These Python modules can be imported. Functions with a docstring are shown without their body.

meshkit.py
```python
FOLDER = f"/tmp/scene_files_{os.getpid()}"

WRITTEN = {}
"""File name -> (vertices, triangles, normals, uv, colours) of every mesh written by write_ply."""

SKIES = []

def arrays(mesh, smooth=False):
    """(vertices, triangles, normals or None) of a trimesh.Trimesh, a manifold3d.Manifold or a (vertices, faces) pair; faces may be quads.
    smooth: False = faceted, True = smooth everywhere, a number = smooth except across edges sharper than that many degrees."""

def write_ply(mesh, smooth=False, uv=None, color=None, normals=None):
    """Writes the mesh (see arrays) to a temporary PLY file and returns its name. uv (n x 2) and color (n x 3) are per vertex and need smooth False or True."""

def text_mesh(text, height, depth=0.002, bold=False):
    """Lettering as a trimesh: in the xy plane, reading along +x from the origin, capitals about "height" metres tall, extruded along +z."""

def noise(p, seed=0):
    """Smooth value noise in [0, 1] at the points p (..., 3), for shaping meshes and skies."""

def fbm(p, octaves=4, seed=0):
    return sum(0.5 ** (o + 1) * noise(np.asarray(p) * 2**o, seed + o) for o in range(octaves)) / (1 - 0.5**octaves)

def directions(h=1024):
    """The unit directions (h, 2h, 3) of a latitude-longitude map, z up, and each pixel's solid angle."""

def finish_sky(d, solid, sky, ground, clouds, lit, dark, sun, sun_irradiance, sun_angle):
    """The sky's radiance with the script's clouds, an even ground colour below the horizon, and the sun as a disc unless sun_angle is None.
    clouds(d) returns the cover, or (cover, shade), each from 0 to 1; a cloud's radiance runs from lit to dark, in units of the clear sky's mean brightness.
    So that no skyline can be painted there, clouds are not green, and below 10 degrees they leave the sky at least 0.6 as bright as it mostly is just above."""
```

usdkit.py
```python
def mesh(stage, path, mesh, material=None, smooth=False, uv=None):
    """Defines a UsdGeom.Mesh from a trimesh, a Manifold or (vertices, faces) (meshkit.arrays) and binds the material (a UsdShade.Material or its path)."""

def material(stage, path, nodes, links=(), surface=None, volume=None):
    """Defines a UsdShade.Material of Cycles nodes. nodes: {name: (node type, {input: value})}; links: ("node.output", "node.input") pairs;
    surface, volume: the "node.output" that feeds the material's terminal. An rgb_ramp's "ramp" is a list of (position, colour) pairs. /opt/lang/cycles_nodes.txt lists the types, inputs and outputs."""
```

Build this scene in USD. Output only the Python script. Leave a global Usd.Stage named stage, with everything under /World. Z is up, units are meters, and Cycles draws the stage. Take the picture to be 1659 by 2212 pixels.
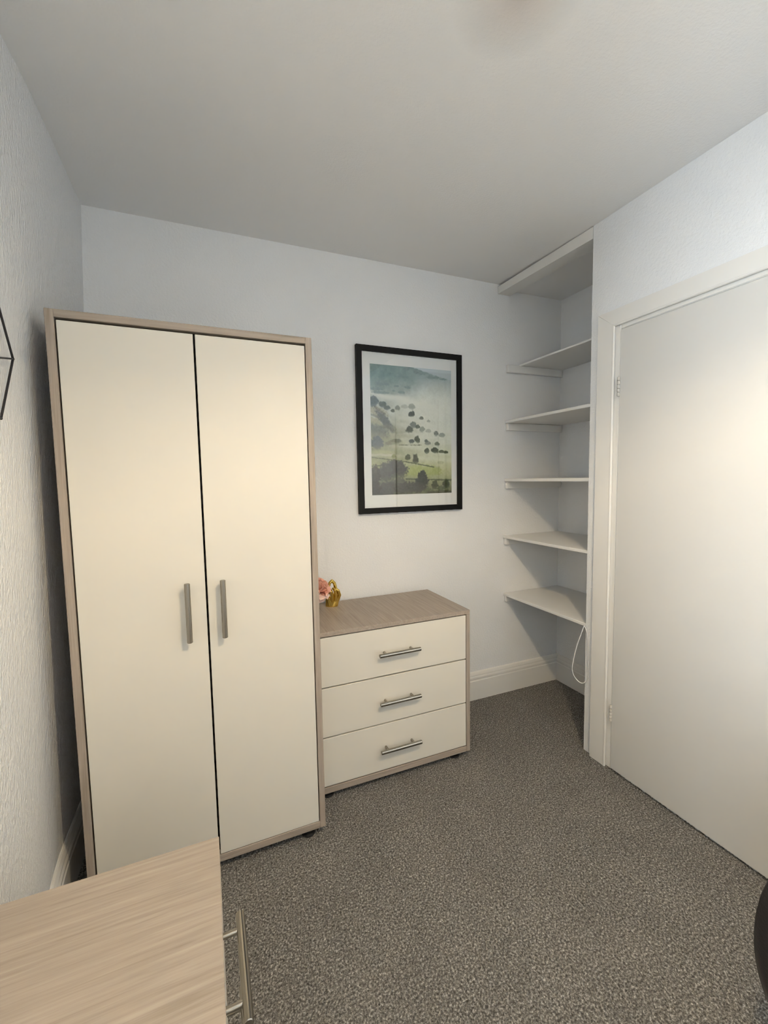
import math
import numpy as np, trimesh, usdkit, meshkit
import manifold3d as m3
from pxr import Usd, UsdGeom, UsdLux, UsdShade, Gf, Sdf, Vt
from shapely.geometry import Polygon, box as sbox

stage = Usd.Stage.CreateInMemory()
UsdGeom.SetStageUpAxis(stage, UsdGeom.Tokens.z)
UsdGeom.SetStageMetersPerUnit(stage, 1.0)
UsdGeom.Xform.Define(stage, '/World')
UsdGeom.Scope.Define(stage, '/World/Looks')

# ------------------------------------------------------------------ camera
CAM = (0.4306, -2.1465, 1.3628)
YAW, PITCH, ROLL, FPX, W_PX = 0.3933, -0.0777, -0.0177, 924.78, 1659.0
EXPOSURE = -0.03
cam = UsdGeom.Camera.Define(stage, '/World/camera')
_f = np.array([math.sin(YAW) * math.cos(PITCH), math.cos(YAW) * math.cos(PITCH), math.sin(PITCH)])
_r = np.array([math.cos(YAW), -math.sin(YAW), 0.0])
_u = np.cross(_r, _f)
R_ = _r * math.cos(ROLL) + _u * math.sin(ROLL)
U_ = -_r * math.sin(ROLL) + _u * math.cos(ROLL)
cam.AddTransformOp().Set(Gf.Matrix4d(*[float(x) for x in (*R_, 0, *U_, 0, *(-_f), 0, *CAM, 1)]))
cam.CreateHorizontalApertureAttr(36.0)
cam.CreateVerticalApertureAttr(48.0)
cam.CreateFocalLengthAttr(36.0 * FPX / W_PX)
cam.CreateClippingRangeAttr(Gf.Vec2f(0.02, 100))
cam.CreateExposureAttr(EXPOSURE)

# ------------------------------------------------------------------ light
DAY, LAMP, SKY = 21.5, 2250.0, 0.6
dome = UsdLux.DomeLight.Define(stage, '/World/sky')
dome.CreateIntensityAttr(SKY)
dome.CreateColorAttr(Gf.Vec3f(0.80, 0.90, 1.0))
WIN = (-3.25, -2.30, 1.0, 2.3)                                       # y0 y1 z0 z1 of the window in the left wall, behind the camera
REAR = -3.45
win = UsdLux.RectLight.Define(stage, '/World/window_daylight')      # overcast sky just outside that window
win.CreateWidthAttr(WIN[3] - WIN[2]); win.CreateHeightAttr(WIN[1] - WIN[0])
win.CreateIntensityAttr(DAY)
win.CreateColorAttr(Gf.Vec3f(0.76, 0.88, 1.0))
win.AddTranslateOp().Set(Gf.Vec3d(-0.22, (WIN[0] + WIN[1]) / 2, (WIN[2] + WIN[3]) / 2))
win.AddRotateXYZOp().Set(Gf.Vec3f(0, -90, 0))                        # shines along +x
LAMP_AT = (1.05, -2.08, 2.2)

# ------------------------------------------------------------------ helpers
USED = {}
def numbered(parent, name):
    k = (str(parent), name)
    n = USED.get(k, 0); USED[k] = n + 1
    return name if n == 0 else f'{name}_{n:03d}'
def ppath(parent):
    return '/World' if parent is None else str(parent.GetPath())
def obj(name, mesh, mat, parent=None, smooth=False, label=None):
    p = ppath(parent)
    m = usdkit.mesh(stage, f'{p}/{numbered(p, name)}', mesh, mat, smooth=smooth)
    if label: m.GetPrim().SetCustomDataByKey('label', label)
    return m.GetPrim()
def tag(o, label=None, cat=None, group=None, kind=None):
    for k, v in (('label', label), ('category', cat), ('group', group), ('kind', kind)):
        if v: o.SetCustomDataByKey(k, v)
    return o
def thing(name, label=None, cat=None, loc=(0, 0, 0), rotz=0, group=None, kind=None):
    x = UsdGeom.Xform.Define(stage, '/World/' + numbered('/World', name))
    x.AddTranslateOp().Set(Gf.Vec3d(*map(float, loc)))
    x.AddRotateZOp().Set(float(rotz))
    return tag(x.GetPrim(), label, cat, group, kind)

def B(x0, x1, y0, y1, z0, z1):
    b = trimesh.creation.box([x1 - x0, y1 - y0, z1 - z0])
    b.apply_translation([(x0 + x1) / 2, (y0 + y1) / 2, (z0 + z1) / 2])
    return b
def BB(x0, x1, y0, y1, z0, z1, r=0.0012):
    """A box with chamfered edges."""
    r = min(r, (x1 - x0) / 2.2, (y1 - y0) / 2.2, (z1 - z0) / 2.2)
    pts = []
    for sx in (0, 1):
        for sy in (0, 1):
            for sz in (0, 1):
                c = np.array([(x0, x1)[sx], (y0, y1)[sy], (z0, z1)[sz]])
                s = np.array([1 - 2 * sx, 1 - 2 * sy, 1 - 2 * sz]) * r
                for k in range(3):
                    o = s.copy(); o[k] = 0
                    pts.append(c + o)
    return trimesh.convex.convex_hull(np.array(pts))
def cat(*ms):
    return trimesh.util.concatenate(list(ms))
def cyl(p, q, r, n=20, bevel=0.0):
    p, q = np.array(p, float), np.array(q, float)
    d = q - p; L = np.linalg.norm(d)
    if bevel:
        prof = np.array([[0, 0], [r - bevel, 0], [r, bevel], [r, L - bevel], [r - bevel, L], [0, L]])
        c = trimesh.creation.revolve(prof, sections=n)
    else:
        c = trimesh.creation.cylinder(radius=r, height=L, sections=n); c.apply_translation([0, 0, L / 2])
    c.apply_transform(trimesh.geometry.align_vectors([0, 0, 1], d / L))
    c.apply_translation(p)
    return c
def tube(path, r, n=12):
    path = np.asarray(path, float)
    t = np.gradient(path, axis=0); t /= np.linalg.norm(t, axis=1, keepdims=True)
    up = np.array([0, 0, 1.0]) if abs(t[0][2]) < .9 else np.array([1.0, 0, 0])
    a = np.cross(t[0], up); a /= np.linalg.norm(a)
    rings = []
    rr = np.broadcast_to(r, len(path))
    for i in range(len(path)):
        a = a - t[i] * (a @ t[i]); a /= np.linalg.norm(a)
        b = np.cross(t[i], a)
        th = np.linspace(0, 2 * np.pi, n, endpoint=False)
        rings.append(path[i] + rr[i] * (np.cos(th)[:, None] * a + np.sin(th)[:, None] * b))
    v = np.vstack(rings + [path[:1], path[-1:]])
    f = []
    for i in range(len(path) - 1):
        for k in range(n):
            k2 = (k + 1) % n
            f += [[i * n + k, i * n + k2, (i + 1) * n + k2], [i * n + k, (i + 1) * n + k2, (i + 1) * n + k]]
    e = len(path) * n
    for k in range(n):
        f += [[e, (k + 1) % n, k], [e + 1, (len(path) - 1) * n + k, (len(path) - 1) * n + (k + 1) % n]]
    m = trimesh.Trimesh(v, f, process=False)
    trimesh.repair.fix_normals(m)
    return m
def curve(pts, n=60):
    from scipy.interpolate import CubicSpline
    pts = np.asarray(pts, float)
    s = np.r_[0, np.cumsum(np.linalg.norm(np.diff(pts, axis=0), axis=1))]
    return CubicSpline(s, pts)(np.linspace(0, s[-1], n))
def sphere(r, at, s=2):
    m = trimesh.creation.icosphere(s, r); m.apply_translation(at); return m
def smoothstep(a, b, x):
    t = np.clip((np.asarray(x, float) - a) / (b - a), 0, 1)
    return t * t * (3 - 2 * t)
def srgb(r, g, b):
    c = np.array([r, g, b], float) / 255
    return np.where(c <= 0.04045, c / 12.92, ((c + 0.055) / 1.055) ** 2.4)

# ------------------------------------------------------------------ materials
L = '/World/Looks/'
def plain(name, color, rough=0.5, metallic=0.0, spec=0.5, **kw):
    return usdkit.material(stage, L + name, {"p": ("principled_bsdf", {"base_color": tuple(color), "roughness": rough, "metallic": metallic, "specular_ior_level": spec, **kw})}, [], surface="p.BSDF")
def bumpy(name, color, scale, dist, rough=0.6, detail=3.0, tint=0.03, spec=0.3, strength=1.0):
    c = np.array(color)
    return usdkit.material(stage, L + name, {
        "tc": ("geometry", {}),
        "n": ("noise_texture", {"scale": scale, "detail": detail, "roughness": 0.55}),
        "n2": ("noise_texture", {"scale": 1.7, "detail": 2.0}),
        "r": ("rgb_ramp", {"ramp": [(0.3, tuple(c * (1 - tint))), (0.7, tuple(np.minimum(c * (1 + tint), 0.92)))]}),
        "b": ("bump", {"strength": strength, "distance": dist}),
        "p": ("principled_bsdf", {"roughness": rough, "specular_ior_level": spec})},
        [("tc.position", "n.vector"), ("tc.position", "n2.vector"), ("n2.fac", "r.fac"), ("r.color", "p.base_color"), ("n.fac", "b.height"), ("b.normal", "p.normal")], surface="p.BSDF")
WALL = (0.855, 0.868, 0.88)
M_wall = bumpy('wall_paint', WALL, 95.0, 0.0022, 0.62)
_c = np.array(WALL)
M_wall_rough = usdkit.material(stage, L + 'woodchip_wall_paint', {
    "tc": ("geometry", {}), "mp": ("mapping", {"scale": (1.0, 1.0, 0.42)}),
    "n": ("noise_texture", {"scale": 125.0, "detail": 3.0, "roughness": 0.6}),
    "b": ("bump", {"strength": 1.0, "distance": 0.009}),
    "p": ("principled_bsdf", {"base_color": WALL, "roughness": 0.6, "specular_ior_level": 0.3})},
    [("tc.position", "mp.vector"), ("mp.vector", "n.vector"), ("n.fac", "b.height"), ("b.normal", "p.normal")], surface="p.BSDF")
M_trim = bumpy('gloss_trim_paint', (0.83, 0.82, 0.79), 40.0, 0.0004, 0.32, spec=0.5, tint=0.01)
M_door = bumpy('door_paint', (0.68, 0.675, 0.655), 60.0, 0.0003, 0.45, spec=0.35, tint=0.012)
M_shelf = bumpy('shelf_paint', (0.84, 0.84, 0.825), 50.0, 0.0005, 0.4, spec=0.5, tint=0.02)
M_front = plain('cream_laminate', (0.715, 0.688, 0.62), 0.45)
M_gap_shade = plain('gap_shade_black', (0.012, 0.011, 0.010), 0.8)  # near-black colour standing in for shade inside door and drawer gaps
M_steel = plain('brushed_steel', (0.38, 0.35, 0.30), 0.22, metallic=1.0)
M_black_plastic = plain('black_plastic', (0.012, 0.012, 0.013), 0.45)
M_black_frame = plain('black_frame', (0.006, 0.006, 0.006), 0.5, spec=0.2)
M_wire = plain('black_wire', (0.01, 0.009, 0.012), 0.45)
M_leather = bumpy('black_leather', (0.014, 0.012, 0.012), 260.0, 0.0006, 0.42, spec=0.5)
M_cable = plain('white_cable', (0.80, 0.80, 0.80), 0.4)
M_mat = plain('picture_mount', (0.82, 0.83, 0.84), 0.8)
M_gold = plain('gold_ceramic', (0.80, 0.58, 0.15), 0.07, metallic=1.0)
M_vase = plain('white_ceramic', (0.80, 0.78, 0.75), 0.25)
M_stem = plain('green_stem', (0.10, 0.22, 0.06), 0.6)
M_board = plain('back_board', (0.35, 0.30, 0.24), 0.8)
M_hinge = plain('painted_hinge', (0.62, 0.59, 0.54), 0.3)
M_shade = usdkit.material(stage, L + 'lamp_shade_fabric', {
    "d": ("diffuse_bsdf", {"color": (0.75, 0.71, 0.64)}), "t": ("translucent_bsdf", {"color": (0.75, 0.68, 0.55)}),
    "m": ("mix_closure", {"fac": 0.12})}, [("d.BSDF", "m.closure1"), ("t.BSDF", "m.closure2")], surface="m.closure")
def petal_mat(name, a, b):
    return usdkit.material(stage, L + name, {
        "tc": ("texture_coordinate", {}), "n": ("noise_texture", {"scale": 60.0, "detail": 2.0}),
        "r": ("rgb_ramp", {"ramp": [(0.3, a), (0.7, b)]}),
        "p": ("principled_bsdf", {"roughness": 0.7, "specular_ior_level": 0.2}), "t": ("translucent_bsdf", {}), "m": ("mix_closure", {"fac": 0.3})},
        [("tc.object", "n.vector"), ("n.fac", "r.fac"), ("r.color", "p.base_color"), ("r.color", "t.color"), ("p.BSDF", "m.closure1"), ("t.BSDF", "m.closure2")], surface="m.closure")
M_petal = petal_mat('coral_petal', (0.90, 0.47, 0.36), (0.94, 0.66, 0.54))
M_petal_pale = petal_mat('pale_pink_petal', (0.92, 0.66, 0.58), (0.94, 0.78, 0.70))
M_glass = usdkit.material(stage, L + 'picture_glass', {
    "tr": ("transparent_bsdf", {"color": (0.98, 0.985, 0.98)}), "g": ("glossy_bsdf", {"color": (1, 1, 1), "roughness": 0.02}),
    "fr": ("fresnel", {"IOR": 1.5}), "m": ("mix_closure", {})},
    [("fr.fac", "m.fac"), ("tr.BSDF", "m.closure1"), ("g.BSDF", "m.closure2")], surface="m.closure")
M_pane = M_glass
def wood(name, along):
    """Pale grey-brown ash laminate, grain along the axis 0, 1 or 2 of the mesh's own coordinates."""
    s = [85.0, 85.0, 85.0]; s[along] = 2.8
    s2 = [150.0, 150.0, 150.0]; s2[along] = 5.0
    return usdkit.material(stage, L + name, {
        "tc": ("texture_coordinate", {}),
        "m1": ("mapping", {"scale": tuple(s)}), "m2": ("mapping", {"scale": tuple(s2)}),
        "n1": ("noise_texture", {"scale": 1.0, "detail": 4.0, "roughness": 0.6, "distortion": 1.1}),
        "n2": ("noise_texture", {"scale": 1.0, "detail": 3.0, "roughness": 0.6}),
        "r1": ("rgb_ramp", {"ramp": [(0.25, (0.292, 0.247, 0.203)), (0.42, (0.364, 0.311, 0.264)), (0.58, (0.394, 0.340, 0.292)), (0.78, (0.445, 0.395, 0.340))]}),
        "r2": ("rgb_ramp", {"ramp": [(0.3, (0.80, 0.79, 0.78)), (0.6, (1.0, 1.0, 1.0))]}),
        "mx": ("mix_color", {"blend_type": "multiply", "fac": 0.8}),
        "b": ("bump", {"strength": 0.4, "distance": 0.0006}),
        "p": ("principled_bsdf", {"roughness": 0.5, "specular_ior_level": 0.4})},
        [("tc.object", "m1.vector"), ("tc.object", "m2.vector"), ("m1.vector", "n1.vector"), ("m2.vector", "n2.vector"), ("n1.fac", "r1.fac"), ("n2.fac", "r2.fac"),
         ("r1.color", "mx.a"), ("r2.color", "mx.b"), ("mx.result", "p.base_color"), ("n2.fac", "b.height"), ("b.normal", "p.normal")], surface="p.BSDF")
M_wood_x, M_wood_y, M_wood_z = wood('ash_laminate_x', 0), wood('ash_laminate_y', 1), wood('ash_laminate_z', 2)
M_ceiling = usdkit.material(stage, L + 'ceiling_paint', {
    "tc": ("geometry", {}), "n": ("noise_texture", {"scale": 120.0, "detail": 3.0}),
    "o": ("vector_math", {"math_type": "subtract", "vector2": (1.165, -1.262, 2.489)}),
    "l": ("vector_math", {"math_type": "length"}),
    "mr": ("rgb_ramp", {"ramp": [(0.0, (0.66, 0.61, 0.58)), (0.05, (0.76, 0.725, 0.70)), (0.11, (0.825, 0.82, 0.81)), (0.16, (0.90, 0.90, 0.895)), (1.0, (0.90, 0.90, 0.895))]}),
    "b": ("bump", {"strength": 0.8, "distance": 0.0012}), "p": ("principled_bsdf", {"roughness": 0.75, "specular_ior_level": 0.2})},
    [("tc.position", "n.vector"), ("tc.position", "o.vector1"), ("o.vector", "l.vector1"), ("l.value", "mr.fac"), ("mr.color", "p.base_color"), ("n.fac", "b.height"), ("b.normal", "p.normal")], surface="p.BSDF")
M_carpet = usdkit.material(stage, L + 'carpet', {
    "tc": ("geometry", {}),
    "n1": ("noise_texture", {"scale": 170.0, "detail": 2.0, "roughness": 0.6}),
    "n2": ("noise_texture", {"scale": 430.0, "detail": 1.0}),
    "n3": ("noise_texture", {"scale": 5.0, "detail": 2.0}),
    "r1": ("rgb_ramp", {"ramp": [(0.30, (0.06, 0.056, 0.050)), (0.46, (0.155, 0.148, 0.136)), (0.56, (0.235, 0.226, 0.208)), (0.72, (0.48, 0.465, 0.435))]}),
    "r2": ("rgb_ramp", {"ramp": [(0.35, (0.62, 0.62, 0.62)), (0.65, (1.2, 1.2, 1.2))]}),
    "r3": ("rgb_ramp", {"ramp": [(0.3, (0.93, 0.93, 0.93)), (0.7, (1.06, 1.06, 1.06))]}),
    "mx": ("mix_color", {"blend_type": "multiply", "fac": 1.0}), "mx2": ("mix_color", {"blend_type": "multiply", "fac": 1.0}),
    "p": ("principled_bsdf", {"roughness": 0.95, "specular_ior_level": 0.05, "sheen_weight": 0.1})},
    [("tc.position", "n1.vector"), ("tc.position", "n2.vector"), ("tc.position", "n3.vector"), ("n1.fac", "r1.fac"), ("n2.fac", "r2.fac"), ("n3.fac", "r3.fac"),
     ("r1.color", "mx.a"), ("r2.color", "mx.b"), ("mx.result", "mx2.a"), ("r3.color", "mx2.b"), ("mx2.result", "p.base_color")], surface="p.BSDF")
M_print = usdkit.material(stage, L + 'picture_print', {"a": ("attribute", {"attribute": "printcolor"}), "p": ("principled_bsdf", {"roughness": 0.7, "specular_ior_level": 0.2})}, [("a.color", "p.base_color")], surface="p.BSDF")

# ------------------------------------------------------------------ the room
H, RX, AY, AX = 2.489, 2.111, -0.639, 2.560        # ceiling, door wall x, end of the recess, recess wall x
def struct(name, mesh, mat, label, cat, smooth=False):
    return tag(obj(name, mesh, mat, None, smooth), label, cat, None, 'structure')

# carpet: one fine displaced grid where the photograph sees it, plain slabs round it
def carpet():
    gx, gy, st = (0.2, 2.58), (-2.2, 0.0), 0.0042
    xs, ys = np.arange(gx[0], gx[1] + 1e-6, st), np.arange(gy[0], gy[1] + 1e-6, st)
    rng = np.random.default_rng(4)
    X, Y = np.meshgrid(xs, ys)
    jx, jy = rng.uniform(-.3, .3, X.shape) * st, rng.uniform(-.3, .3, X.shape) * st
    jx[:, [0, -1]] = 0; jy[[0, -1], :] = 0
    Z = 0.0018 * (rng.random(X.shape) - 0.55) * 2 + 0.0012 * (meshkit.noise(np.stack([X * 90, Y * 90, X * 0], -1), 3) - .5)
    Z[:, [0, -1]] = -0.002; Z[[0, -1], :] = -0.002
    v = np.stack([X + jx, Y + jy, Z], -1).reshape(-1, 3)
    n, m = X.shape
    i = (np.arange(n - 1)[:, None] * m + np.arange(m - 1)).ravel()
    f = np.vstack([np.stack([i, i + 1, i + m + 1], 1), np.stack([i, i + m + 1, i + m], 1)])
    g = trimesh.Trimesh(v, f, process=False)
    x1, y0 = xs[-1], ys[0]; y1 = ys[-1]
    under = [B(-0.3, gx[0], REAR - 0.1, 0.1, -0.08, -0.002), B(gx[0], 2.75, REAR - 0.1, y0, -0.08, -0.002), B(gx[0], 2.75, y0, 0.1, -0.08, -0.006)]
    return cat(g, *under)
struct('floor', carpet(), M_carpet, 'grey brown flecked carpet covering the whole room floor', 'carpet', False)

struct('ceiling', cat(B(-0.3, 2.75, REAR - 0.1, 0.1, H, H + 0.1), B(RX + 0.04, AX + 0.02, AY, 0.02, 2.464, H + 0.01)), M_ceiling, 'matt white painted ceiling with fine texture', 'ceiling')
struct('wall_back', B(-0.3, 2.75, 0.0, 0.12, -0.05, H + 0.05), M_wall, 'white textured wall behind the wardrobe and the framed picture', 'wall')
struct('wall_alcove', B(AX, AX + 0.15, AY - 0.1, 0.05, -0.05, H + 0.05), M_wall, 'white end wall inside the shelved recess', 'wall')

def m_of(t):
    return m3.Manifold(m3.Mesh(np.array(t.vertices, np.float32), np.array(t.faces, np.uint32)))
def left_x(y, z):
    near = smoothstep(-0.92, -0.5, y)
    a = np.interp(z, [0.0, 0.2, 1.72, 1.9, 2.489, 2.6], [-0.062, -0.06, -0.022, -0.004, 0.018, 0.02])
    b = -0.03 * (1 - smoothstep(0.4, 1.5, z))
    return near * a + (1 - near) * b
def wall_left():
    ys = np.r_[np.linspace(-2.1, -1.0, 12), np.linspace(-0.98, 0.05, 70)]
    zs = np.linspace(-0.05, H + 0.05, 60)
    Y, Z = np.meshgrid(ys, zs)
    X = left_x(Y, Z)
    n, m = X.shape
    v = np.vstack([np.stack([X, Y, Z], -1).reshape(-1, 3), np.stack([X * 0 - 0.25, Y, Z], -1).reshape(-1, 3)])
    f = []
    for i in range(n - 1):
        for j in range(m - 1):
            a, b, c, d = i * m + j, i * m + j + 1, (i + 1) * m + j + 1, (i + 1) * m + j
            f += [[a, b, c], [a, c, d]]
    o = n * m
    f += [[x + o, z + o, y + o] for x, y, z in list(f)]
    edge = [j for j in range(m)] + [i * m + m - 1 for i in range(1, n)] + [(n - 1) * m + j for j in range(m - 2, -1, -1)] + [i * m for i in range(n - 2, 0, -1)]
    for a, b in zip(edge, edge[1:] + edge[:1]):
        f += [[b, a, a + o], [b, a + o, b + o]]
    t = trimesh.Trimesh(v, f, process=False)
    trimesh.repair.fix_normals(t)
    behind = m_of(B(-0.25, -0.012, REAR - .1, -2.1, -0.05, H + 0.05)) - m_of(B(-0.5, 0.2, WIN[0], WIN[1], WIN[2], WIN[3]))
    q = behind.to_mesh()
    return cat(t, trimesh.Trimesh(q.vert_properties[:, :3], q.tri_verts, process=False))
struct('wall_left', wall_left(), M_wall_rough, 'white woodchip wall beside the wardrobe, bulging softly', 'wall', 40)

# the door wall: a thick block that ends at the recess, with a pocket for the door
DY0, DY1, DH = -0.797, -1.559, 1.984
door_wall = m_of(B(RX, AX + 0.02, REAR - 0.05, AY, -0.05, H + 0.05)) - m_of(B(RX - 0.1, RX + 0.14, DY1 - 0.04, DY0 + 0.04, 0.0, DH + 0.034))
struct('wall_right', door_wall, M_wall, 'white wall around the door, ending at the shelved recess', 'wall')
struct('wall_rear', B(-0.3, 2.6, REAR - 0.12, REAR, -0.05, H + 0.05), M_wall, 'white wall behind the camera', 'wall')
w = thing('window_1', 'white framed window in the left wall, behind the camera', 'window', (0, 0, 0), 0, None, 'structure')
wy0, wy1, wz0, wz1 = WIN
wm = (wy0 + wy1) / 2
fx0, fx1 = -.16, -.10
fr = [BB(fx0, fx1, wy0, wy0 + .05, wz0, wz1), BB(fx0, fx1, wy1 - .05, wy1, wz0, wz1), BB(fx0, fx1, wy0 + .05, wy1 - .05, wz0, wz0 + .05),
      BB(fx0, fx1, wy0 + .05, wy1 - .05, wz1 - .05, wz1), BB(fx0 + .005, fx1 - .005, wm - .025, wm + .025, wz0 + .05, wz1 - .05)]
obj('window_frame', cat(*fr), M_trim, w)
obj('pane', B(-.134, -.130, wy0 + .05, wm - .025, wz0 + .05, wz1 - .05), M_pane, w)
obj('pane', B(-.134, -.130, wm + .025, wy1 - .05, wz0 + .05, wz1 - .05), M_pane, w)
obj('window_sill', BB(-.011, .09, wy0 - .04, wy1 + .04, wz0 - .035, wz0 - .002, .006), M_trim, w)

# baseboards: profile (depth off the wall, height)
SK = [(0, 0), (.020, 0), (.020, .118), (.0165, .122), (.0165, .128), (.0195, .132), (.019, .140), (.0145, .149), (.0145, .153), (.0125, .158), (.008, .168), (.004, .172), (0, .172)]
def skirting(p0, p1, out):
    """Profile SK swept from p0 to p1 (2-D points on the wall), standing off to the side 'out'."""
    v, f = [], []
    n = len(SK)
    for p in (p0, p1):
        v += [(p[0] + out[0] * a, p[1] + out[1] * a, z) for a, z in SK]
    for i in range(n):
        j = (i + 1) % n
        f += [[i, j, n + j], [i, n + j, n + i]]
    tri = trimesh.creation.triangulate_polygon(Polygon(SK), engine='earcut')[1]
    f += tri.tolist() + [[a + n, c + n, b + n] for a, b, c in tri.tolist()]
    t = trimesh.Trimesh(v, f, process=False); trimesh.repair.fix_normals(t)
    return t
struct('baseboard_back', skirting((-0.06, 0), (AX, 0), (0, -1)), M_trim, 'white moulded baseboard along the wall behind the chest of drawers', 'baseboard')
struct('baseboard_alcove', skirting((AX, -0.019), (AX, AY), (-1, 0)), M_trim, 'white moulded baseboard at the end of the shelved recess', 'baseboard')
sk_ys = np.r_[-3.4, np.linspace(-1.0, -0.021, 20)]
struct('baseboard_left', cat(*[skirting((float(left_x(a, .1)), a), (float(left_x(b, .1)), b), (1, 0)) for a, b in zip(sk_ys[:-1], sk_ys[1:])]), M_trim, 'white moulded baseboard beside the wardrobe', 'baseboard')

# beam at the head of the recess
bm = trimesh.convex.convex_hull(np.array([(2.070, -.002, 2.434), (2.158, -.002, 2.434), (2.070, -.002, 2.474), (2.158, -.002, 2.478),
    (2.109, AY + .0015, 2.434), (2.190, AY + .0015, 2.434), (2.109, AY + .0015, 2.4865), (2.190, AY + .0015, 2.4865)]))
struct('trim_1', bm, M_trim, 'white painted batten across the top of the recess', 'beam')

# door
d = thing('door_1', 'plain white flush door, closed, beside the shelved recess', 'door', (RX, 0, 0), 0, None, 'structure')
obj('door_leaf', BB(-0.0115, 0.032, DY1 + .003, DY0 - .0035, 0.010, DH - .0035, .0015), M_door, d)
jx0, jx1 = -0.006, 0.120
obj('door_frame', cat(BB(jx0, jx1, DY0, DY0 + .039, 0.001, DH + .033, .004), BB(jx0, jx1, DY1 - .039, DY1, 0.001, DH + .033, .004), BB(jx0, jx1, DY1, DY0, DH, DH + .033, .004)), M_trim, d)
obj('gap_shade_panel', B(0.034, 0.060, DY1, DY0, 0.001, DH), M_gap_shade, d, label='black panel behind the door, painted as the shade in its gaps')  # added black sheet: paints the shade seen round the door edges
for z0, z1 in ((1.700, 1.782), (0.235, 0.312)):
    hh = (z1 - z0) / 5
    kn = [cyl((-0.0155, DY0 - .002, z0 + k * hh + .0012), (-0.0155, DY0 - .002, z0 + (k + 1) * hh - .0012), 0.0062, 14, .0008) for k in range(5)]
    kn.append(cyl((-0.0155, DY0 - .002, z0), (-0.0155, DY0 - .002, z1), 0.0028, 10))
    kn.append(B(-0.0155, -0.0112, DY0 - .004, DY0 + .001, z0, z1))
    obj('hinge', cat(*kn), M_hinge, d, 40, label='small painted butt hinge')
hz, hy = 1.0, DY1 + .055
obj('door_knob', cat(cyl((-0.0116, hy, hz), (-0.019, hy, hz), .026, 24, .002), cyl((-0.018, hy, hz), (-.040, hy, hz), .010), sphere(.022, (-.050, hy, hz), 3)), M_steel, d, 40)
# architrave: plain boards with a rounded inner edge, mitred at the corners
def arch_prof(flip):
    return None
A0, A1, AT0, AT1 = -0.690, DY0 + .031, DH + .026, 2.072     # left board y range, head z range
tr = thing('trim_2', 'white painted architrave around the door', 'door frame', (RX, 0, 0), 0, None, 'structure')
def board(poly_yz):
    t = trimesh.creation.extrude_polygon(Polygon(poly_yz), 0.018, engine='earcut')      # local x,y = y,z
    v = np.array(t.vertices); t.vertices = np.stack([-v[:, 2] - .0005, v[:, 0], v[:, 1]], 1)
    trimesh.repair.fix_normals(t)
    return t
E0, E1 = DY1 - .105, DY1 - .031
g = .0006
obj('architrave_board', board([(A0, 0.002), (A0, AT1), (A1, AT0), (A1, 0.002)]), M_trim, tr)
obj('architrave_board', board([(A0 - g * 2, AT1), (E0 + g * 2, AT1), (E1 + g, AT0), (A1 - g, AT0)]), M_trim, tr)
obj('architrave_board', board([(E0, 0.002), (E0, AT1), (E1, AT0), (E1, 0.002)]), M_trim, tr)
obj('bead', cat(cyl((-0.0135, A1 - .003, 0.002), (-0.0135, A1 - .003, AT0 - .003), .006, 12), cyl((-0.0135, A1 - .003, AT0 - .003), (-0.0135, E1, AT0 - .003), .006, 12)), M_trim, tr, 40)

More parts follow.
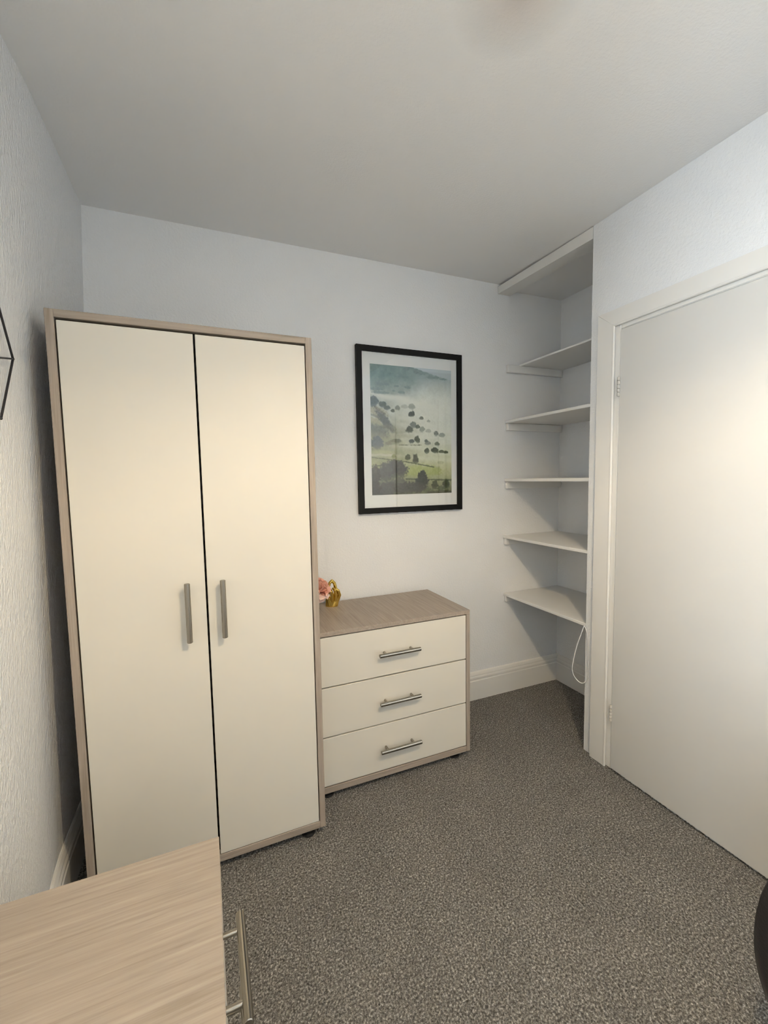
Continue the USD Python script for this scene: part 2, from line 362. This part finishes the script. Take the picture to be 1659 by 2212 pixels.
# ------------------------------------------------------------------ recess shelves
def shelf(name, label, xf, zt, th, batten_h=0.045, bx0=None, xb=AX - 0.001):
    t = thing(name, label, 'shelf', (0, 0, zt), 0, 'painted shelves in the recess')
    obj('board', BB(xf, xb, AY + 0.002, -0.002, -th, 0, .002), M_shelf, t)
    obj('batten', BB(bx0 if bx0 else xf + 0.006, xb - .002, -0.024, -0.002, -th - batten_h, -th - .0006, .002), M_shelf, t)
    return t
shelf('wall_shelf', 'topmost white shelf in the recess, set back from its batten', 2.228, 2.040, 0.011, .044, 2.131)
shelf('wall_shelf', 'second white shelf from the top of the recess', 2.125, 1.700, 0.016, .044)
shelf('wall_shelf', 'middle white shelf of the recess, seen edge on at eye level', 2.122, 1.350, 0.018, .044)
shelf('wall_shelf', 'white shelf just above the lowest one in the recess', 2.114, 1.000, 0.016, .040)
shelf('wall_shelf', 'lowest white shelf in the recess, above the hanging cable', 2.118, 0.638, 0.016, .036)

# ------------------------------------------------------------------ handles, wardrobe, chests
def bar_handle(c, axis, length=0.198, spacing=0.128, r=0.0088, off=0.034):
    """Bar handle on a front facing -y; c = centre on the front's surface."""
    c = np.array(c, float); a = np.zeros(3); a['xyz'.index(axis)] = 1
    o = np.array([0, -off, 0])
    return cat(cyl(c + o - a * length / 2, c + o + a * length / 2, r, 24, .0012),
               *[cyl(c + a * s * spacing / 2 + np.array([0, .001, 0]), c + o + a * s * spacing / 2, r * .62, 16) for s in (-1, 1)])
def foot(x, y, h):
    return trimesh.creation.revolve(np.array([[0, 0.001], [.024, 0.001], [.026, .004], [.024, .010], [.016, .014], [.016, h], [0, h]]), sections=20).apply_translation([x, y, 0]) 

def wardrobe():
    w_, h_, dpt, t, zb = 0.766, 1.8606, 0.600, 0.022, 0.035
    o = thing('wardrobe', 'tall two door cream wardrobe with grey brown wood edges', 'wardrobe', (0.032, -0.6304, 0), math.degrees(0.0107))
    D = dpt - 0.012
    obj('side_panel', BB(0, t, 0, D, zb, h_), M_wood_z, o)
    obj('side_panel', BB(w_ - t, w_, 0, D, zb, h_), M_wood_z, o)
    obj('top_panel', BB(t, w_ - t, 0, D, h_ - t, h_), M_wood_x, o)
    obj('base_panel', BB(t, w_ - t, 0, D, zb, zb + t + .004), M_wood_x, o)
    obj('back_panel', B(t, w_ - t, D - .006, D, zb + t, h_ - t), M_board, o)
    obj('inner_shadow_strip', BB(w_ / 2 - .02, w_ / 2 + .02, .024, .040, zb + t + .004, h_ - t), M_gap_shade, o, label='black strip painted as the shade in the gap between the doors')  # no real partition: shade of the centre gap painted as a strip
    dz0, dz1 = zb + t + .006, h_ - t - .0075
    mid = 0.386
    for x0, x1, hx in ((t + .0045, mid - .003, mid - .057), (mid + .003, w_ - t - .0035, mid + .050)):
        dr = obj('door', BB(x0, x1, 0.001, 0.018, dz0, dz1, .0012), M_front, o)
        obj('handle', bar_handle((hx, .001, .942), 'z', .194), M_steel, dr, 40, label='brushed steel bar handle')
    for x in (.045, w_ - .06):
        for y in (.036, D - .06):
            obj('foot', foot(x, y, zb + .001), M_black_plastic, o, 40, label='black plastic foot')
    return o
wardrobe()

def chest(name, label, w_, h_, dpt, zb, loc, rotz, t=0.021, hl=.198, top_mat=None):
    o = thing(name, label, 'chest of drawers', loc, rotz)
    D = dpt
    obj('top_panel', BB(0, w_, 0, D, h_ - .0195, h_), M_wood_y, o)
    obj('side_panel', BB(0, t, 0, D, zb, h_ - .0197), M_wood_z, o)
    obj('side_panel', BB(w_ - t, w_, 0, D, zb, h_ - .0197), M_wood_z, o)
    obj('base_panel', BB(t, w_ - t, 0, D, zb, zb + .027), M_wood_x, o)
    obj('back_panel', B(t, w_ - t, D - .006, D - .001, zb + .027, h_ - .02), M_board, o)
    z0, z1 = zb + .0285, h_ - .0215
    dh = (z1 - z0) / 3
    for k in (2, 1, 0):
        a, b = z0 + k * dh + .003, z0 + (k + 1) * dh - .003
        dr = obj('drawer', BB(t + .002, w_ - t - .002, .001, .018, a, b, .0012), M_front, o)
        obj('handle', bar_handle((w_ / 2, .001, (a + b) / 2), 'x', hl), M_steel, dr, 40, label='brushed steel bar handle')
        obj('drawer_box', B(t + .004, w_ - t - .004, .0185, D - .02, a - .002, b + .002), M_gap_shade, dr, label='drawer box coloured black as the shade in the gaps')  # box is black so the shade between drawer fronts is painted in
    for x in (.055, w_ - .07):
        for y in (.036, D - .06):
            obj('foot', foot(x, y, zb + .001), M_black_plastic, o, 40, label='black plastic foot')
    return o
chest('chest_of_drawers', 'three drawer cream chest with a wood top, between wardrobe and recess', 0.762, 0.7325, 0.424, 0.030, (0.805, -0.4547, 0), 0)
chest('bedside_chest', 'small wood topped chest of drawers in the near left corner', 0.386, 0.580, 0.420, 0.030, (0.4225, -1.565, 0), 90, hl=.196)

# ------------------------------------------------------------------ picture
PX0, PX1, PZ0, PZ1 = 1.1728, 1.8063, 1.1775, 2.0532
def poster(nu=230, nv=320):
    u, v = np.meshgrid(np.linspace(0, 1, nu), np.linspace(0, 1, nv))
    P = np.stack([u * 1.0, v * 1.4, u * 0], -1)
    n1 = meshkit.fbm(P * 6, 5, 11); n2 = meshkit.fbm(P * 22, 4, 5); n3 = meshkit.fbm(P * np.array([3, 9, 1]), 4, 23); n4 = meshkit.fbm(P * 60, 3, 8)
    stops = [0, .08, .14, .24, .36, .5, .6, .7, .8, .88, 1.0]
    left = [(112, 140, 140), (104, 132, 132), (122, 142, 140), (140, 152, 148), (186, 192, 186), (150, 152, 132), (140, 145, 118), (136, 142, 112), (146, 152, 108), (104, 108, 88), (70, 70, 58)]
    right = [(172, 184, 190), (166, 178, 182), (182, 190, 190), (208, 212, 208), (210, 213, 208), (204, 208, 200), (198, 202, 190), (190, 194, 172), (174, 178, 146), (146, 152, 120), (96, 100, 72)]
    lc = np.stack([np.interp(v, stops, [c[k] for c in left]) for k in range(3)], -1)
    rc = np.stack([np.interp(v, stops, [c[k] for c in right]) for k in range(3)], -1)
    t = smoothstep(0.05, 0.80, u + (n1 - .5) * .45)[..., None]
    img = lc * (1 - t) + rc * t
    img += ((n2 - .5) * 30 * (1 - .6 * t[..., 0]) + (n4 - .5) * 14)[..., None]
    # top ridge: pale sky above, teal wooded hill below fading into mist
    ridge = -.012 + .088 * smoothstep(.34, 1.05, u) + (n4 - .5) * .012 + (n2 - .5) * .010
    sky = np.array([176, 188, 194.]) - 10 * smoothstep(.018, .030, v)[..., None]
    above = smoothstep(.004, -.004, v - ridge)[..., None]
    hill = (smoothstep(-.004, .006, v - ridge) * np.exp(-np.maximum(v - ridge, 0) / .055) * (1 - .8 * smoothstep(.5, 1.0, u)))[..., None]
    img = img * (1 - above) + sky * above
    img = img * (1 - .8 * hill) + (np.array([96, 122, 122.]) + ((n2 - .5) * 24)[..., None]) * .8 * hill
    # mist bands
    for (v0, sl, wd, k, u0, u1) in ((.255, .10, .030, .85, -.2, .8), (.30, .04, .06, .5, .35, 1.2), (.375, .16, .020, .45, .25, 1.1), (.44, .08, .020, .5, .3, 1.1), (.50, .08, .014, .45, .25, 1.1), (.545, .06, .012, .3, .3, 1.1), (.63, .05, .018, .3, .2, 1.1), (.705, .05, .014, .5, -.2, .35), (.70, .04, .02, .35, .5, 1.2)):
        m = np.exp(-((v - v0 - sl * (u - .3) + (n3 - .5) * .06) / wd) ** 2) * smoothstep(u0 - .15, u0 + .15, u) * (1 - smoothstep(u1 - .15, u1 + .15, u))
        img = img * (1 - k * m[..., None]) + np.array([212, 214, 208.]) * k * m[..., None]
    def uv(x, y):
        x0 = 312 + .025 * (y - 353); uu = (x - x0) / (1262 - x0)
        return uu, (y - 353 - 87 * uu) / (1537 - 122 * uu)
    def blob(x, y, rx, ry, col, a=1.0, soft=.18, rot=0.0, fade=.45):
        nonlocal img
        c = uv(x, y)
        X, Y = (u - c[0]) * 930, (v - c[1]) * 1480
        cr, sr = math.cos(rot), math.sin(rot)
        xr, yr = (X * cr + Y * sr) / rx, (-X * sr + Y * cr) / ry
        d = np.hypot(xr * (1 + .25 * np.clip(-yr, 0, 1)), yr) + (n4 - .5) * .55 + (n2 - .5) * .45
        m = (smoothstep(1 + soft, 1 - soft, d) * a * (1 - fade * smoothstep(.25, 1.0, yr)))[..., None]
        img = img * (1 - m) + (np.array(col, float) + ((n4 - .5) * 26 - 6 * np.clip(yr, -1, 1))[..., None]) * m
    # hillside on the left: pale field, slanting hedges
    blob(400, 905, 120, 52, (158, 158, 140), .85, .3, .35, 0); blob(385, 1035, 80, 52, (160, 160, 138), .85, .3, .5, 0)
    blob(480, 1010, 150, 42, (96, 102, 100), .9, .3, .95, .2); blob(420, 885, 90, 14, (110, 112, 100), .6, .4, .6, 0); blob(380, 960, 75, 12, (104, 108, 100), .6, .4, .35, 0)
    blob(390, 1110, 110, 50, (104, 112, 106), .85, .35, .25, .2); blob(410, 1170, 110, 34, (116, 122, 112), .7, .4, .1, .2); blob(540, 1100, 80, 36, (120, 124, 110), .6, .5, .4)
    blob(640, 1150, 90, 14, (140, 144, 124), .5, .5, -.1); blob(600, 1245, 60, 20, (100, 106, 86), .8, .4); blob(520, 1275, 50, 24, (100, 106, 90), .7, .4)
    far = (112, 132, 134)
    for x, y, rx, ry in ((720, 410, 32, 26), (890, 462, 45, 26), (1010, 510, 45, 22), (830, 445, 26, 22), (1080, 515, 30, 20), (1160, 535, 40, 14), (440, 575, 60, 28), (500, 590, 30, 22), (385, 640, 70, 24), (440, 685, 100, 18), (610, 610, 28, 14), (735, 625, 36, 16), (665, 682, 36, 18), (580, 665, 20, 12)):
        blob(x, y, rx, ry, far, .75, .35)
    dk, md, lt = (62, 74, 72), (94, 104, 98), (142, 150, 144)
    for x, y, rx, ry, c, a in ((355, 785, 52, 60, (78, 92, 96), .95), (455, 820, 40, 38, (74, 88, 86), .95), (505, 862, 36, 26, (80, 92, 88), .9), (570, 895, 24, 20, (74, 84, 76), .9),
        (625, 862, 32, 26, md, .7), (785, 848, 40, 34, lt, .8), (700, 848, 40, 26, lt, .5), (770, 938, 26, 32, dk, .95), (798, 932, 22, 34, dk, .95), (900, 978, 28, 22, md, .85), (985, 1015, 24, 16, lt, .7),
        (800, 1060, 36, 40, md, .8), (762, 1115, 42, 38, (72, 80, 72), .95), (860, 1082, 26, 24, (80, 90, 80), .9), (905, 1110, 34, 34, md, .6), (985, 1130, 36, 24, lt, .6), (1072, 1160, 32, 34, md, .75), (1145, 1178, 36, 26, md, .6),
        (848, 1228, 31, 46, (62, 72, 58), .98), (785, 1248, 32, 24, dk, .9), (955, 1246, 22, 18, dk, .85), (975, 1272, 34, 24, md, .7), (1085, 1280, 32, 26, (84, 94, 78), .8), (620, 1248, 50, 22, (112, 116, 100), .7), (560, 1270, 50, 20, (120, 124, 104), .6),
        (400, 1270, 75, 72, (84, 94, 100), .95), (962, 1360, 30, 32, (68, 78, 58), .98), (1060, 1355, 44, 38, (62, 72, 52), .98), (1140, 1370, 38, 22, (66, 76, 54), .95), (1190, 1378, 32, 20, (66, 76, 54), .95),
        (740, 1440, 36, 38, (66, 76, 54), .95), (828, 1460, 36, 56, (60, 68, 52), .98), (580, 1425, 22, 24, (110, 122, 80), .85), (1125, 1500, 40, 20, (156, 162, 132), .6), (1085, 1580, 50, 40, (142, 148, 110), .7)):
        blob(x, y, rx, ry, c, a)
    # bright field, hedge lines
    blob(900, 1600, 240, 75, (150, 162, 96), .7, .4); blob(460, 1380, 110, 26, (166, 172, 128), .6, .5)
    for (xa, ya, xb, yb, wd) in ((345, 1440, 720, 1492, 9), (720, 1492, 1045, 1553, 10), (640, 1295, 900, 1295, 5), (720, 1695, 1262, 1705, 14), (345, 1545, 520, 1530, 10)):
        a, b = np.array(uv(xa, ya)), np.array(uv(xb, yb)); dd = b - a
        s = np.clip(((u - a[0]) * dd[0] + (v - a[1]) * dd[1]) / (dd @ dd), 0, 1)
        dist = np.hypot(u - a[0] - s * dd[0], v - a[1] - s * dd[1]) * 1480 + (n4 - .5) * 10
        m = (smoothstep(wd, wd * .3, dist) * .8)[..., None]
        img = img * (1 - m) + np.array([70, 78, 56.]) * m
    # foreground trees and hedges, plus a brown room reflection painted in at lower left
    for x, y, rx, ry, c, a in ((604, 1580, 140, 112, (66, 70, 70), .98), (480, 1620, 80, 110, (68, 70, 66), .95), (380, 1660, 60, 130, (54, 50, 42), .9), (908, 1650, 52, 56, (48, 54, 48), .98), (905, 1720, 78, 62, (48, 54, 48), .98), (870, 1790, 90, 60, (50, 54, 48), .97),
        (640, 1735, 90, 50, (84, 86, 80), .9), (760, 1800, 180, 70, (64, 66, 60), .92), (560, 1800, 160, 80, (72, 74, 68), .92), (480, 1830, 160, 80, (66, 66, 58), .9), (1060, 1760, 40, 56, (54, 62, 40), .95), (1195, 1755, 44, 56, (50, 58, 38), .95), (980, 1830, 70, 30, (80, 86, 62), .8), (1130, 1800, 60, 24, (70, 78, 50), .8),
        (1130, 1850, 180, 26, (56, 60, 40), .8), (390, 1810, 60, 100, (50, 42, 30), .9)):
        blob(x, y, rx, ry, c, a)
    img = np.clip(img, 20, 240)
    c = img / 255
    lin = np.where(c <= .04045, c / 12.92, ((c + .055) / 1.055) ** 2.4)
    return u, v, np.clip((lin - .012) * 1.28, .004, .9)
def picture():
    o = thing('framed_picture', 'black framed print of misty green hills hanging above the chest', 'picture', (PX0, 0, PZ0))
    Wd, Ht, fw, dp = PX1 - PX0, PZ1 - PZ0, 0.030, 0.022
    y1 = -0.002
    for nm, poly in (('frame_rail', [(0, 0), (Wd, 0), (Wd - fw, fw), (fw, fw)]), ('frame_rail', [(0, Ht), (Wd, Ht), (Wd - fw, Ht - fw), (fw, Ht - fw)]),
                     ('frame_stile', [(0, 0), (0, Ht), (fw, Ht - fw), (fw, fw)]), ('frame_stile', [(Wd, 0), (Wd, Ht), (Wd - fw, Ht - fw), (Wd - fw, fw)])):
        t = trimesh.creation.extrude_polygon(Polygon(poly).buffer(-.0002), dp, engine='earcut')
        v = np.array(t.vertices); t.vertices = np.stack([v[:, 0], y1 - v[:, 2], v[:, 1]], 1); trimesh.repair.fix_normals(t)
        obj(nm, t, M_black_frame, o)
    obj('mount', B(fw - .004, Wd - fw + .004, -0.012, -0.004, fw - .004, Ht - fw + .004), M_mat, o, label='white picture mount')
    ix0, ix1, iz0, iz1 = 1.250 - PX0, 1.741 - PX0, 1.2755 - PZ0, 1.963 - PZ0
    u, v, lin = poster()
    n, m = u.shape
    P = np.stack([ix0 + u * (ix1 - ix0), u * 0 - 0.0124, iz1 - v * (iz1 - iz0)], -1).reshape(-1, 3)
    i = (np.arange(n - 1)[:, None] * m + np.arange(m - 1)).ravel()
    f = np.vstack([np.stack([i, i + m, i + m + 1], 1), np.stack([i, i + m + 1, i + 1], 1)])
    pr = obj('print', trimesh.Trimesh(P, f, process=False), M_print, o, label='misty landscape print with scattered trees')
    UsdGeom.PrimvarsAPI(UsdGeom.Mesh(pr)).CreatePrimvar('printcolor', Sdf.ValueTypeNames.Color3fArray, 'vertex').Set(Vt.Vec3fArray.FromNumpy(lin.reshape(-1, 3).astype(np.float32)))
    obj('glass', B(fw - .003, Wd - fw + .003, -0.0175, -0.0160, fw - .003, Ht - fw + .003), M_glass, o, label='clear picture glass')
picture()

# ------------------------------------------------------------------ gold hand ornament and flower on the chest
def hull_chain(js):
    """Manifold hulls of spheres along joints (x, y, z, r)."""
    parts = []
    def sp(j): return m3.Manifold.sphere(j[3], 20).translate(tuple(j[:3]))
    for a, b in zip(js[:-1], js[1:]):
        parts.append(m3.Manifold.batch_hull([sp(a), sp(b)]))
    return m3.Manifold.batch_boolean(parts, m3.OpType.Add)
def smooth_mesh(man, edge=.0025, it=12):
    mm = man.refine_to_length(edge).to_mesh()
    t = trimesh.Trimesh(mm.vert_properties[:, :3], mm.tri_verts, process=True)
    trimesh.smoothing.filter_taubin(t, .5, .52, iterations=it)
    return t
def gold_hand():
    o = thing('hand_ornament', 'shiny gold hand ornament with curled fingers on the chest top', 'ornament', (0.986, -0.105, 0.7325), -22)
    cup = m3.Manifold.batch_hull([m3.Manifold.cylinder(.004, .027, .028, 32).scale((1.12, .72, 1.0)), m3.Manifold.sphere(.013, 20).translate((.026, 0, .036)), m3.Manifold.sphere(.013, 20).translate((-.016, 0, .036)), m3.Manifold.sphere(.012, 20).translate((.006, .010, .038))])
    fingers = [
        [(.030, .002, .030, .0095), (.041, -.008, .058, .0082), (.036, -.018, .082, .0076), (.027, -.021, .090, .0066)],          # little
        [(.020, -.006, .030, .0098), (.025, -.020, .064, .0084), (.020, -.027, .087, .0078), (.012, -.023, .094, .0066)],          # ring
        [(.006, -.010, .030, .0098), (.006, -.024, .060, .0086), (.002, -.028, .080, .008), (-.003, -.019, .088, .0068)],         # middle
        [(.014, .008, .036, .0108), (.022, .010, .080, .0088), (.015, .006, .114, .008), (.004, .000, .128, .0074), (-.007, -.004, .118, .007), (-.010, -.006, .104, .0066)],   # index, bent into a ring
        [(-.020, .000, .028, .0108), (-.016, -.010, .062, .0084), (-.012, -.012, .090, .0078), (-.012, -.008, .104, .0066)],        # thumb
    ]
    man = cup
    for f in fingers:
        man = man + hull_chain(f)
    t = smooth_mesh(man, .0026, 8)
    t.apply_translation([0, 0, -t.bounds[0][2]])
    obj('hand', t, M_gold, o, True)
gold_hand()

def petal(w_, h_, curl, cup_, seed):
    """A wavy cupped sheet with thickness, base at the origin, growing along +z and curling towards +x."""
    n, m = 9, 9
    s, q = np.meshgrid(np.linspace(0, 1, n), np.linspace(-1, 1, m), indexing='ij')
    width = w_ * (0.25 + 0.75 * np.sin(np.pi * np.clip(s * .62 + .12, 0, 1)))
    yy = q * width * .5
    ang = curl * s
    xx = h_ * np.cumsum(np.sin(ang), 0) / n + cup_ * q ** 2 * h_ * (.3 + .4 * s)
    zz = h_ * np.cumsum(np.cos(ang), 0) / n
    rim = (meshkit.noise(np.stack([q * 3 + seed * 7.3, s * 2, s * 0 + seed], -1)) - .5) * .16 * h_ * s
    xx = xx + rim; zz = zz + rim * .4 - .10 * h_ * np.abs(q) ** 3 * s
    v = np.stack([xx, yy, zz], -1).reshape(-1, 3)
    i = (np.arange(n - 1)[:, None] * m + np.arange(m - 1)).ravel()
    f = np.vstack([np.stack([i, i + 1, i + m + 1], 1), np.stack([i, i + m + 1, i + m], 1)])
    t2 = trimesh.Trimesh(np.vstack([v, v + [-.0006, 0, 0]]), np.vstack([f, f[:, ::-1] + len(v)]), process=False)
    return t2
def flower():
    at = np.array([0.930, -0.125, 0.7325])
    va = thing('bud_vase', 'small white bud vase holding the pink flower, behind the wardrobe edge', 'vase', (0.862, -0.205, 0.7325))
    obj('vase_body', trimesh.creation.revolve(np.array([[0, 0.0005], [.022, 0.0005], [.028, .012], [.029, .030], [.020, .050], [.011, .062], [.013, .070], [.010, .070], [.008, .062], [.016, .050], [0, .012]]), sections=32), M_vase, va, 40)
    o = thing('peony', 'coral pink artificial peony peeping from behind the wardrobe', 'flower', (0.862, -0.205, 0.7325))
    head = np.array([.038, .005, .128])
    obj('stem', tube(curve([(0, 0, .020), (.001, 0, .060), (.014, .004, .085), tuple(head - [.006, .002, .018])], 24), .0022, 8), M_stem, o, True)
    rng = np.random.default_rng(7)
    axis = np.array([.35, -.35, .75]); axis /= np.linalg.norm(axis)
    A = trimesh.geometry.align_vectors([0, 0, 1], axis)
    k = 0
    for ring, (cnt, r0, w_, h_, curl, tilt) in enumerate(((5, .002, .026, .030, .5, -.05), (7, .006, .030, .034, .35, .20), (8, .009, .034, .037, .1, .50), (9, .011, .038, .038, -.25, .85), (8, .011, .040, .040, -.55, 1.25), (6, .010, .040, .042, -.6, 1.75))):
        for j in range(cnt):
            p = petal(w_ * 1.3, h_ * 1.3, curl, -.35, k)
            p.apply_transform(trimesh.transformations.rotation_matrix(math.pi, [0, 0, 1]))          # curl towards the centre
            p.apply_transform(trimesh.transformations.rotation_matrix(tilt + rng.uniform(-.1, .1), [0, 1, 0]))
            p.apply_translation([r0 * 1.2, 0, -.012])
            p.apply_transform(trimesh.transformations.rotation_matrix(2 * math.pi * (j + .5 * (ring % 2)) / cnt + rng.uniform(-.15, .15), [0, 0, 1]))
            p.apply_transform(A); p.apply_translation(head)
            obj('petal', p, M_petal if ring < 4 else M_petal_pale, o, True)
            k += 1
flower()

# ------------------------------------------------------------------ cable, wire hexagon, chair, lamp
loop = curve([(2.114, -.628, .634), (2.101, -.628, .606), (2.078, -.618, .530), (2.062, -.610, .445), (2.070, -.612, .372), (2.092, -.640, .345), (2.103, -.660, .372), (2.103, -.664, .450), (2.104, -.658, .540), (2.106, -.650, .600), (2.112, -.625, .630)], 90)
tag(obj('cable', tube(loop, .0021, 10), M_cable, None, True), 'white cable hanging in a loop below the lowest recess shelf', 'cable')

hexa = thing('wire_hexagon', 'black wire hexagon with spokes hanging on the left wall', 'wall decoration', (0.010, -0.993, 1.671))
hs = 0.185
hp = [np.array([0, hs * math.cos(a), hs * math.sin(a)]) for a in np.radians(np.arange(0, 360, 60))]
hp[5] = np.array([0, .087, -.157])
hc = np.array([0, .005, -.040])
for k in range(6):
    obj('rim_wire', cat(cyl(hp[k], hp[(k + 1) % 6], .0026, 12), sphere(.0032, hp[k])), M_wire, hexa, 40)
for k in (0, 2, 4):
    obj('spoke_wire', cyl(hp[k], hc, .0022, 12), M_wire, hexa, 40)
obj('hook', cyl((-0.0088, 0, hs * .866 - .004), (.004, 0, hs * .866 - .004), .003, 10), M_steel, hexa)

def chair():
    ang = 28.0
    o = thing('office_chair', 'black padded chair at the right edge, mostly out of view', 'chair', (1.545, -1.877, 0), ang)
    # local +x = the way the chair faces; back at -x
    def pad(poly, th, bulge):
        cs = m3.CrossSection([np.asarray(poly)])
        return cs
    th = np.linspace(0, 2 * np.pi, 64, endpoint=False)
    def rounded(a, b, n=3.0):
        return np.stack([a * np.sign(np.cos(th)) * np.abs(np.cos(th)) ** (2 / n), b * np.sign(np.sin(th)) * np.abs(np.sin(th)) ** (2 / n)], 1)
    def cushion(a, b, t, n):
        rings, f = [], []
        prof = [(.0, .0), (.80, .0), (.95, .12), (1.0, .40), (.99, .65), (.94, .86), (.80, .97), (.4, 1.0), (0, 1.0)]
        for k, (s, h) in enumerate(prof):
            p = rounded(a, b, n) * s
            rings.append(np.c_[p, np.full(len(p), h * t)])
        v = np.vstack(rings); N = 64
        for k in range(len(prof) - 1):
            for i in range(N):
                j = (i + 1) % N
                f += [[k * N + i, k * N + j, (k + 1) * N + j], [k * N + i, (k + 1) * N + j, (k + 1) * N + i]]
        return trimesh.Trimesh(v, f, process=False)
    seat = cushion(.175, .18, .07, 2.6); seat.apply_translation([0.035, -.01, .44])
    obj('seat', seat, M_leather, o, True)
    back = cushion(.27, .235, .06, 2.15)            # local x -> height, y -> width
    v = np.array(back.vertices)
    wrap = .25 * v[:, 1] ** 2 * 4
    back.vertices = np.stack([-.235 + v[:, 2] + wrap * .25 - .08 * v[:, 0], v[:, 1], .585 + v[:, 0]], 1)
    trimesh.repair.fix_normals(back)
    obj('backrest', back, M_leather, o, True)
    obj('back_bracket', cat(tube(curve([(-.05, 0, .43), (-.20, 0, .42), (-.255, 0, .48), (-.262, 0, .56)], 20), .014, 10)), M_black_plastic, o, True)
    obj('gas_column', cat(cyl((0.02, 0, .09), (0.02, 0, .30), .027), cyl((0.02, 0, .29), (0.02, 0, .435), .016), B(-.06, .10, -.06, .06, .425, .441)), M_black_plastic, o, 40)
    for k in range(5):
        a = 2 * math.pi * k / 5 + .62
        e = np.array([0.03 + .20 * math.cos(a), -.02 + .20 * math.sin(a), .075])
        leg = obj('leg', hull_chain([(.02, 0, .105, .022), (*e, .014)]), M_black_plastic, o, 40)
        cst = cat(cyl(e + [0, 0, -.048] + np.array([-math.sin(a), math.cos(a), 0]) * -.018, e + [0, 0, -.048] + np.array([-math.sin(a), math.cos(a), 0]) * .018, .026, 20, .003), cyl(e + [0, 0, -.03], e, .006))
        obj('caster', cst, M_black_plastic, leg, 40)
chair()

def pendant():
    x, y, z = LAMP_AT
    o = thing('pendant_lamp', 'cream drum shade pendant lamp hanging from the ceiling behind the camera', 'lamp', (x, y, 0))
    obj('ceiling_rose', trimesh.creation.revolve(np.array([[0, H - .001], [.045, H - .001], [.040, H - .022], [.010, H - .030], [0, H - .030]]), sections=32), M_vase, o, 40)
    obj('flex', cyl((0, 0, 2.29), (0, 0, H - .025), .003, 8), M_cable, o)
    obj('lamp_holder', cyl((0, 0, z + .034), (0, 0, 2.30), .018, 16), M_vase, o, 40)
    r, z0, z1 = .165, z - .066, z + .17
    obj('shade', trimesh.creation.revolve(np.array([[r, z0], [r, z1], [r - .003, z1], [r - .003, z0], [r, z0]]), sections=64), M_shade, o, 40)
    obj('shade_ring', cat(*[cyl((0, 0, z1 - .03), (r * math.cos(a) * .985, r * math.sin(a) * .985, z1 - .006), .0015, 6) for a in (0, 2.094, 4.189)]), M_steel, o)
    b = UsdLux.SphereLight.Define(stage, f'{o.GetPath()}/bulb')
    b.CreateRadiusAttr(.025); b.CreateIntensityAttr(LAMP); b.CreateColorAttr(Gf.Vec3f(1.0, .79, .51))
    b.AddTranslateOp().Set(Gf.Vec3d(0, 0, z))
pendant()
